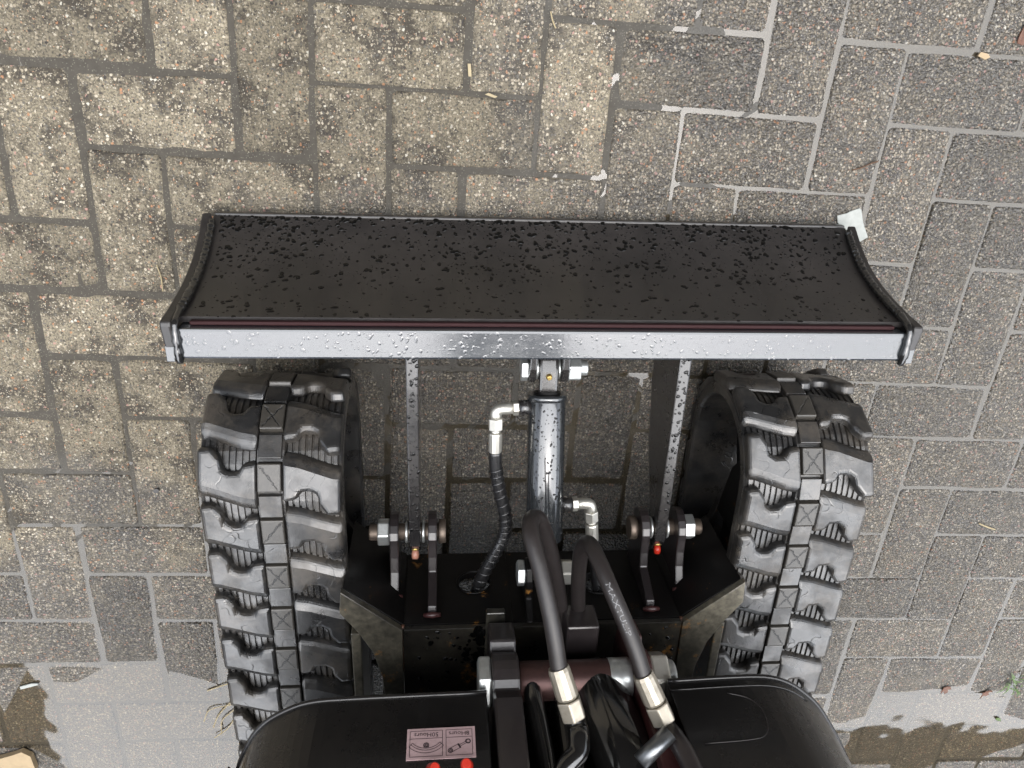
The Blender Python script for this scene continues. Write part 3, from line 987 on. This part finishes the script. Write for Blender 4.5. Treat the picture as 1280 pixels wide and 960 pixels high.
BELT, LUG_A, LUG_B, PAD, LINKP = belt_mesh(), lug_mesh(False), lug_mesh(True), pad_mesh(), link_mesh()
def bevel(o, w, seg=2):
    b = o.modifiers.new('edge', 'BEVEL')
    b.width = w
    b.segments = seg
    b.limit_method = 'ANGLE'
    b.angle_limit = R(28)
def place(o, track, s, r=TR):
    y, z, a = path(s, r)
    o.parent = track
    o.matrix_local = Matrix.Translation((0, y, z)) @ Matrix.Rotation(a, 4, 'X')
for side, y_pad in ((-1, -0.2428), (1, -0.2293)):
    tr = link('rubber_track', BELT, M['rubber'], EXC, loc=(side * 0.372, 0, 0))
    s0 = (y_pad - TC_R) % PITCH
    for i in range(NP):
        s = s0 + i * PITCH
        for me_, ds, bw in ((LUG_A, 0.0, 0.0048), (LUG_B, 0.0, 0.0048), (PAD, 0.0, 0.0016), (LINKP, PITCH / 2, 0.001)):
            o = bpy.data.objects.new(me_.name.split('.')[0], me_)
            COL.objects.link(o)
            place(o, tr, s + ds)
            bevel(o, bw, 3 if bw > 0.003 else 2)
    # inside the belt
    idl = lathe_x('idler_wheel', [(-0.022, 0.05), (-0.022, 0.088), (-0.014, 0.094), (0.014, 0.094), (0.022, 0.088), (0.022, 0.05)], TC_F, TZ, M['frame'], tr, 40)
    box('track_frame', -0.034, 0.034, -1.05, -0.30, 0.075, 0.185, M['frame'], tr, 0.006)
    prism_x('idler_fork', [(-0.345, 0.08), (-0.245, 0.11), (-0.215, 0.137), (-0.245, 0.165), (-0.345, 0.20)], -side * 0.036, -side * 0.050, M['frame'], tr, 0.002)
    for yy in (-0.45, -0.62, -0.79, -0.96):
        lathe_x('track_roller', [(-0.04, 0.03), (-0.04, 0.042), (0.04, 0.042), (0.04, 0.03)], yy, TZ - TR + 0.062, M['frame'], tr, 24)
    lathe_x('drive_sprocket', [(-0.02, 0.05), (-0.02, 0.092), (0.02, 0.092), (0.02, 0.05)], TC_R, TZ, M['frame'], tr, 32)

# ---- upper body
PL = [(-0.42, -1.35), (-0.418, -0.545), (-0.400, -0.472), (-0.382, -0.424), (-0.363, -0.394), (-0.338, -0.374), (-0.303, -0.359), (-0.245, -0.3555), (-0.092, -0.3535)]
PR = [(0.132, -0.3465), (0.205, -0.3440), (0.255, -0.3450), (0.286, -0.3550), (0.312, -0.3730), (0.337, -0.3980), (0.362, -0.4340), (0.390, -0.480), (0.420, -0.540), (0.432, -0.60), (0.435, -1.35)]
def soft(pts):
    return [(q.x, q.y) for q in spline([(a, b, 0) for a, b in pts], 4)]
plan = soft(PL) + [(-0.092, -0.62), (0.132, -0.62)] + soft(PR)
body = prism_z('body', plan, 0.4500, 0.86, M['body'], EXC, 0.004)
for nm, pts in (('left_lip', soft(PL[1:])), ('right_lip', soft(PR[:-1]))):
    tube('body_lip', [(a, b + 0.0012, 0.4540) for a, b in pts], 0.0030, M['body'], body, 8)
tube('body_seam', [(a, b + 0.0008, 0.468) for a, b in soft(PR[:5])], 0.0011, M['body'], body, 6)
# hatch seam on the right-hand cover
hs = [(0.200, -0.3432, 0.478), (0.222, -0.3434, 0.486), (0.233, -0.3436, 0.502), (0.232, -0.3436, 0.525), (0.222, -0.3434, 0.541), (0.200, -0.3430, 0.546), (0.150, -0.3445, 0.547)]
tube('hatch_seam', spline(hs, 5), 0.0006, M['bracket'], body, 6)

# ---- swing bracket, boom foot and pins
def bracket_plate(x0, x1, mat):
    nose = [(-0.372 + 0.036 * math.cos(R(q)), 0.420 + 0.036 * math.sin(R(q))) for q in range(-60, 61, 20)]
    return prism_x('swing_bracket', [(-0.62, 0.330), (-0.385, 0.330), (-0.348, 0.338), (-0.340, 0.380)] + nose + [(-0.345, 0.470), (-0.352, 0.560), (-0.360, 0.90), (-0.62, 0.90)], x0, x1, mat, EXC, 0.003)
sb = bracket_plate(-0.0845, -0.050, M['bracket'])
bracket_plate(0.096, 0.1180, M['primer'])
box('bracket_foot', -0.086, -0.060, -0.62, -0.3405, 0.318, 0.3288, M['dirty'], sb, 0.002)
bp_ = lathe_x('boom_pin', [(-0.088, 0.020), (-0.049, 0.020), (-0.049, 0.0245), (0.095, 0.0245), (0.095, 0.020), (0.150, 0.0165), (0.154, 0.014)], -0.372, 0.420, M['pinsteel'], EXC, 32)
lathe_x('pin_sleeve', [(0.066, 0.0252), (0.0945, 0.0252)], -0.372, 0.420, M['zinc'], bp_, 32)
hexbar('pin_head', (-0.1010, -0.372, 0.420), (-0.0850, -0.372, 0.420), 0.0345, M['zinc'], bp_, 0.003, R(8))
hexbar('pin_nut', (0.1185, -0.372, 0.420), (0.1420, -0.372, 0.420), 0.0330, M['fitting'], bp_, 0.003, R(25))
lathe_x('pin_stub', [(0.1422, 0.021), (0.150, 0.021), (0.1535, 0.0185)], -0.372, 0.420, M['zinc'], bp_, 24)
# boom foot and the boom rising out of the picture
bd = Vector((0.027, -0.014, 0.13)).normalized()
b0 = Vector((0.046, -0.385, 0.395))
boom = tube('boom_cylinder', [b0, b0 + bd * 0.006, b0 + bd * 0.018, b0 + bd * 0.34], [0.022, 0.034, 0.038, 0.038], M['gloss'], EXC, 40)
prism_x('boom_foot', [(-0.45, 0.385), (-0.415, 0.378), (-0.382, 0.392), (-0.368, 0.418), (-0.372, 0.452), (-0.398, 0.62), (-0.50, 0.62), (-0.49, 0.43)], -0.006, 0.018, M['body'], EXC, 0.006)
box('boom_block', 0.018, 0.062, -0.396, -0.330, 0.3280, 0.372, M['bracket'], EXC, 0.003)
bm_ = [(-0.03, -0.47, 0.58), (0.16, -0.47, 0.58), (0.16, -0.60, 0.58), (-0.03, -0.60, 0.58), (-0.16, -0.40, 1.75), (0.24, -0.40, 1.75), (0.24, -0.56, 1.75), (-0.16, -0.56, 1.75)]  # upper end widened out of view to darken the rail's reflection
link('boom', mesh('boom', bm_, [(0, 1, 2, 3), (4, 5, 6, 7), (0, 1, 5, 4), (1, 2, 6, 5), (2, 3, 7, 6), (3, 0, 4, 7)]), M['body'], EXC, bev=0.006)

# ---- hoses looping forward over the front, with crimped ends and steel pipes
H1 = [(-0.0140, -0.2773, 0.497), (-0.0226, -0.2275, 0.477), (-0.0345, -0.1782, 0.447), (-0.0441, -0.1475, 0.418), (-0.0405, -0.143, 0.393), (-0.027, -0.160, 0.375), (-0.008, -0.221, 0.355), (0.011, -0.306, 0.335), (0.022, -0.372, 0.330)]
H2 = [(0.0847, -0.2887, 0.500), (0.0714, -0.2520, 0.480), (0.0500, -0.2070, 0.450), (0.0377, -0.1850, 0.418), (0.0315, -0.182, 0.391), (0.028, -0.204, 0.371), (0.031, -0.251, 0.352), (0.038, -0.321, 0.335), (0.046, -0.372, 0.330)]
def crimp(end, direction, parent):
    d = Vector(direction).normalized()
    e = Vector(end)
    tube('ferrule', [e - d * 0.004, e, e + d * 0.030, e + d * 0.033], [0.0118, 0.0128, 0.0134, 0.0118], M['crimp'], parent, 14, False)
    hexbar('hose_nut', e + d * 0.034, e + d * 0.058, 0.0150, M['crimp'], parent, 0.0016)
    return e + d * 0.056
hoses = []
for H in (H1, H2):
    hoses.append(tube('boom_hose', spline(H, 10), 0.0099, M['hose'], EXC, 22))
d1 = Vector((-0.0001, -0.318, 0.5148)) - Vector(H1[0])
d2 = Vector((0.1049, -0.330, 0.5171)) - Vector(H2[0])
p1 = crimp(H1[0], d1, hoses[0])
p2 = crimp(H2[0], d2, hoses[1])
tube('steel_pipe', spline([p1 - d1.normalized() * 0.004, p1 + d1.normalized() * 0.012, (0.0065, -0.336, 0.536), (0.0035, -0.344, 0.551), (-0.0108, -0.353, 0.5634), (-0.028, -0.385, 0.585), (-0.03, -0.44, 0.63)], 8), 0.0120, M['gloss'], EXC, 20)
tube('steel_pipe', spline([p2 - d2.normalized() * 0.004, p2 + d2.normalized() * 0.010, (0.1154, -0.336, 0.5485), (0.1231, -0.339, 0.5842), (0.14, -0.36, 0.70)], 8), 0.0112, M['bracket'], EXC, 20)
tube('pipe_stay', [(0.1060, -0.3235, 0.5478), (0.0700, -0.345, 0.5667)], 0.0095, M['stay'], EXC, 18)
tube('guard_tube', spline([(-0.004, -0.40, 0.405), (-0.022, -0.375, 0.412), (-0.034, -0.366, 0.425), (-0.032, -0.372, 0.460), (-0.024, -0.400, 0.52), (-0.018, -0.43, 0.62)], 8), 0.0115, M['gloss'], EXC, 18)

# print on a hose
def text_mesh(body, size):
    cu = bpy.data.curves.new('t', 'FONT')
    cu.body = body
    cu.size = size
    cu.resolution_u = 2
    cu.align_x = 'CENTER'
    cu.align_y = 'CENTER'
    ob = bpy.data.objects.new('t', cu)
    COL.objects.link(ob)
    bpy.context.view_layer.update()
    me = bpy.data.meshes.new_from_object(ob.evaluated_get(bpy.context.evaluated_depsgraph_get()))
    bpy.data.objects.remove(ob)
    return me
def hose_print(body, pts, s0, s1, ang, size, parent):
    fr = frames(pts)
    acc = [0.0]
    for a, b in zip(fr, fr[1:]):
        acc.append(acc[-1] + (b[0] - a[0]).length)
    me = text_mesh(body, size)
    xs = [q.co.x for q in me.vertices]
    lo, hi = min(xs), max(xs)
    view = Vector((-0.147, 0.369, 1.131))
    for q in me.vertices:
        s = s0 + (s1 - s0) * (q.co.x - lo) / (hi - lo)
        k = max(i for i in range(len(acc) - 1) if acc[i] <= s)
        t = (s - acc[k]) / (acc[k + 1] - acc[k])
        p = fr[k][0].lerp(fr[k + 1][0], t)
        tan = (fr[k + 1][0] - fr[k][0]).normalized()
        up = Vector((0, 0.25, 1))
        up = (up - tan * up.dot(tan)).normalized()
        side = tan.cross(up)
        a = ang - q.co.y / 0.0099
        q.co = p + (up * math.cos(a) + side * math.sin(a)) * 0.0101
    me.update()
    return link('hose_print', me, M['white'], parent)
h2 = spline(H2, 10)[::-1]
L2 = sum((b - a).length for a, b in zip(h2, h2[1:]))
hose_print('MAXTULIP', h2, L2 - 0.112, L2 - 0.052, 0.15, 0.0085, hoses[1])

# ---- maintenance sticker with its print
SX, SY, SZ = -0.1472, -0.3525, 0.5240
st = link('maintenance_sticker', mesh('maintenance_sticker', *box_vf(-0.0385, 0.0385, -0.0004, 0.0004, -0.0200, 0.0200)), M['sticker'], EXC, loc=(SX, SY, SZ), rot=(R(2), 0, R(0.6)))
st['label'] = 'pale pink sticker with two framed pictograms'
def bar(x0, z0, x1, z1, w=0.0006):
    a, b = Vector((x0, 0, z0)), Vector((x1, 0, z1))
    d = (b - a).normalized()
    nrm = Vector((-d.z, 0, d.x)) * w / 2
    return [a - nrm, b - nrm, b + nrm, a + nrm]
def prints(name, quads):
    v, f = [], []
    for q in quads:
        f.append(tuple(range(len(v), len(v) + len(q))))
        v += [(p.x, 0.0007, p.z) for p in q]
    me = bpy.data.meshes.new(name)
    me.from_pydata(v, [], f)
    me.update()
    return link(name, me, M['ink'], st)
def arc(cx, cz, r, a0, a1, n=10, w=0.0006):
    pts = [(cx + r * math.cos(R(a0 + (a1 - a0) * i / n)), cz + r * math.sin(R(a0 + (a1 - a0) * i / n))) for i in range(n + 1)]
    return [bar(*p, *q, w) for p, q in zip(pts, pts[1:])]
# seen from in front of the machine the reader's left is +x here
for x0, x1, wd in ((-0.0350, 0.0015, '50Hours'), (0.0055, 0.0350, '8Hours')):
    prints('sticker_frame', [bar(x0, -0.0165, x1, -0.0165), bar(x0, 0.0165, x1, 0.0165), bar(x0, -0.0165, x0, 0.0165), bar(x1, -0.0165, x1, 0.0165), bar(x0, -0.0065, x1, -0.0065)])
    me = text_mesh(wd, 0.0078)
    for q in me.vertices:
        q.co = Vector((-q.co.x + (x0 + x1) / 2, 0.0008, q.co.y - 0.0115))
    link('sticker_lettering', me, M['ink'], st)
# text stands below the pictures as seen in the photograph (upside down), pictures above it
cx = -0.0167
prints('pictogram', arc(cx, -0.014, 0.020, 40, 140, 12) + arc(cx, -0.014, 0.0225, 40, 140, 12) + arc(cx, -0.014, 0.0260, 42, 138, 12) +
       [bar(cx - 0.0153, -0.0011, cx - 0.0193, 0.0034), bar(cx + 0.0153, -0.0011, cx + 0.0193, 0.0034)] + arc(cx, 0.0020, 0.0028, 0, 360, 12, 0.001) + arc(cx, 0.0020, 0.0014, 0, 360, 8, 0.001) + [bar(cx - 0.003, 0.0045, cx + 0.003, 0.0045, 0.001)])
cx = 0.0202
A, B_ = (cx - 0.010, 0.0105), (cx + 0.010, -0.0005)
def off(p, q, t, o):
    d = Vector((q[0] - p[0], q[1] - p[1]))
    nn = Vector((-d.y, d.x)).normalized() * o
    return (p[0] + d.x * t + nn.x, p[1] + d.y * t + nn.y)
prints('pictogram', [bar(*off(A, B_, 0.0, 0.0026), *off(A, B_, 0.5, 0.0026)), bar(*off(A, B_, 0.0, -0.0026), *off(A, B_, 0.5, -0.0026)), bar(*off(A, B_, 0.5, 0.0032), *off(A, B_, 0.5, -0.0032), 0.0018),
       bar(*off(A, B_, 0.5, 0.001), *off(A, B_, 0.9, 0.001)), bar(*off(A, B_, 0.5, -0.001), *off(A, B_, 0.9, -0.001))] + arc(*A, 0.0026, 0, 360, 10, 0.001) + arc(*B_, 0.0026, 0, 360, 10, 0.0014) + arc(*A, 0.0012, 0, 360, 8, 0.0008))
for xx, zz, dx in ((-0.157, 0.5640, 0.003), (-0.1195, 0.5610, -0.001)):
    tube('grease_cap', [(xx, -0.350, zz - 0.004), (xx, -0.344, zz), (xx + dx, -0.338, zz + 0.003), (xx + dx, -0.333, zz + 0.006)], [0.0055, 0.0070, 0.0062, 0.0045], M['redcap'], body, 14)

# ------------------------------------------------------------------ litter on the paving
def litter(name, xy, outline, thick, mat, rz, label, cat, lift=0.0, group=None, curl=0.0, tilt=(0, 0)):
    x, y = xy
    z = max(top_z(x, y), 0.0) + lift
    n = len(outline)
    def zz(a, b): return curl * (a * a + b * b)
    v = [(a, b, zz(a, b)) for a, b in outline] + [(a * 0.97, b * 0.97, zz(a, b) + thick) for a, b in outline]
    f = [tuple(range(n))[::-1], tuple(range(n, 2 * n))] + [(i, (i + 1) % n, n + (i + 1) % n, n + i) for i in range(n)]
    o = link(name, mesh(name, v, f), mat, None, (x, y, z + 0.0012), (tilt[0], tilt[1], rz))
    return tag(o, label, cat, group)
litter('paper_scrap', (0.4935, 0.124), [(-0.027, 0.021), (-0.012, 0.024), (-0.006, 0.027), (0.008, 0.031), (0.011, 0.028), (0.017, 0.008), (0.029, -0.016), (0.020, -0.021), (0.010, -0.028), (0.004, -0.024), (-0.002, -0.008), (-0.008, -0.002), (-0.022, -0.004), (-0.021, 0.006), (-0.025, 0.010)], 0.0007, M['paper'], R(4), 'torn white paper scrap under the corner of the blade', 'paper', 0.001)
litter('wood_chip', (-0.985, -0.960), [(-0.055, -0.030), (0.010, -0.031), (0.035, -0.028), (0.036, 0.012), (0.022, 0.026), (0.004, 0.020), (-0.020, 0.014), (-0.055, 0.010)], 0.010, M['wood'], R(4), 'pale split wood chip lying at the edge of a puddle', 'wood chip', 0.002)
litter('wood_splinter', (-0.921, -0.772), [(-0.017, -0.006), (0.008, -0.001), (0.018, 0.001), (0.017, 0.005), (0.006, 0.006), (-0.017, 0.001)], 0.002, M['paper'], R(5), 'small white splinter floating on the brown side of the puddle', 'splinter')
def stalk(name, pts, r, mat, label, cat):
    o = link(name, mesh(name, *tube_vf(spline(pts, 5), r, 6)), mat)
    return tag(o, label, cat)
def gz(x, y, up=0.0015): return (x, y, max(top_z(x, y), 0) + up)
stalk('straw_stalk', [gz(-0.600, -0.802), gz(-0.560, -0.785, 0.003), gz(-0.50, -0.765, 0.001), gz(-0.44, -0.742, 0.001)], 0.0013, M['straw'], 'long straw stalk floating in the puddle beside the track', 'straw')
g0 = stalk('grass_tuft', [gz(-0.560, -0.835), gz(-0.585, -0.865, 0.004), gz(-0.60, -0.90, 0.002)], 0.0012, M['straw'], 'pale dry grass tuft against the outer side of a track', 'grass')
for a in ([(-0.555, -0.84), (-0.60, -0.85), (-0.615, -0.88)], [(-0.55, -0.85), (-0.58, -0.88), (-0.585, -0.915)], [(-0.548, -0.86), (-0.57, -0.90), (-0.60, -0.925)]):
    link('grass_blade', mesh('grass_blade', *tube_vf(spline([gz(q[0], q[1], 0.002 + 0.002 * i) for i, q in enumerate(a)], 5), 0.0011, 6)), M['straw'], g0)
litter('straw_bit', (-0.1085, 0.331), [(-0.0022, -0.008), (0.0022, -0.0085), (0.0026, 0.008), (-0.0018, 0.0085)], 0.0015, M['straw'], R(6), 'straw bit standing in a joint above the blade', 'straw')
litter('straw_bit', (-0.078, 0.2995), [(-0.0085, -0.0010), (0.006, -0.0022), (0.0095, 0.0004), (-0.004, 0.0024)], 0.0016, M['straw'], R(-12), 'short fat straw bit lying across the joint above the blade', 'straw')
stalk('straw_stalk', [gz(0.000, 0.408), gz(0.003, 0.398, 0.002), gz(0.008, 0.388)], 0.0010, M['straw'], 'thin pale straw stalk at the top edge, over the blade', 'straw')
stalk('straw_stalk', [gz(-0.566, 0.048), gz(-0.562, 0.030, 0.003), gz(-0.563, 0.008)], 0.0009, M['straw'], 'thin yellow straw stalk left of the blade', 'straw')
litter('dead_leaf', (0.686, 0.405), [(-0.012, -0.006), (-0.004, -0.012), (0.006, -0.010), (0.014, 0.002), (0.012, 0.014), (0.000, 0.016), (-0.006, 0.006)], 0.0012, M['leaf'], R(20), 'red brown dead leaf at the upper right edge', 'leaf', curl=18)
litter('bark_flake', (0.634, 0.377), [(-0.010, -0.003), (0.004, -0.0045), (0.010, 0.001), (0.004, 0.004), (-0.008, 0.003)], 0.0025, M['wood'], R(-15), 'small tan bark flake in a joint at upper right', 'bark')
stalk('dark_twig', [gz(0.474, 0.212), gz(0.488, 0.216, 0.002), gz(0.500, 0.222, 0.002), gz(0.512, 0.226)], 0.0013, M['bark'], 'dark thin twig on the block above the paper scrap', 'twig')
stalk('orange_twig', [gz(0.884, -0.440), gz(0.900, -0.447, 0.002), gz(0.922, -0.455)], 0.0016, M['straw'], 'short yellowish twig on the paving right of the track', 'twig')
rl = random.Random(9)
for k_, (x, y, lb) in enumerate(((0.945, -0.874, 'crumpled brown leaf at the rim of the right puddle'), (1.043, -0.893, 'dark crumpled leaf scrap between puddle and weed'))):
    o = litter('crumpled_leaf', (x, y), [((0.012 + rl.uniform(-0.007, 0.007)) * math.cos(a), (0.008 + rl.uniform(-0.005, 0.005)) * math.sin(a)) for a in [R(q) for q in range(0, 360, 24)]], 0.0009, M['leaf'], rl.uniform(0, 3), lb, 'leaf', curl=22)
wd = empty('weed', (1.098, -0.862, max(top_z(1.098, -0.862), 0)))
tag(wd, 'small green weed sprouting from a joint at the right edge', 'weed')
for k_ in range(16):
    a = rl.uniform(0, 6.28)
    ln = rl.uniform(0.015, 0.042)
    p0 = Vector((rl.uniform(-0.012, 0.012), rl.uniform(-0.016, 0.016), 0.0))
    p2 = p0 + Vector((math.cos(a) * ln, math.sin(a) * ln, rl.uniform(0.004, 0.014)))
    pm_ = (p0 + p2) / 2 + Vector((0, 0, 0.006))
    d = (p2 - p0).normalized()
    sd = Vector((-d.y, d.x, 0)).normalized() * 0.0022
    link('leaf', mesh('leaf', [p0 - sd * 0.4, p0 + sd * 0.4, pm_ + sd, pm_ - sd, p2, pm_ + Vector((0, 0, -0.0006))], [(0, 1, 2, 3), (3, 2, 4), (0, 5, 1), (0, 3, 5), (1, 5, 2), (3, 4, 5), (2, 5, 4)]), M['green'], wd)
litter('green_leaf', (1.100, -0.975), [(-0.009, 0.001), (-0.002, -0.004), (0.009, -0.003), (0.006, 0.003), (-0.003, 0.004)], 0.0008, M['green'], R(-20), 'single small yellow green leaf below the weed', 'leaf', curl=20)
litter('dark_pebble', (-0.624, -0.341), [(-0.005, -0.003), (0.000, -0.0042), (0.005, -0.002), (0.004, 0.003), (-0.001, 0.0042), (-0.005, 0.002)], 0.004, M['stone'], R(25), 'small dark pebble on a block left of the left track', 'pebble')

# unseen dark walls, added for the wet paint and puddles to mirror
unseen_wall_mat = mat_flat('unseen_wall_dark', (0.03, 0.025, 0.022), 0.7, 0.3, 0.3, 3)
for x0, x1, y0, y1, h in ((-7, 7, 3.2, 3.6, 4.6), (-9.0, -3.6, -9.0, -4.2, 4.0), (3.4, 11.0, -9.0, -5.8, 4.0)):  # front one also cuts light; rear two follow dark edges in the puddles
    unseen_wall = box('unseen_wall', x0, x1, y0, y1, -0.02, h, unseen_wall_mat, None, 0)
    unseen_wall['kind'] = 'structure'
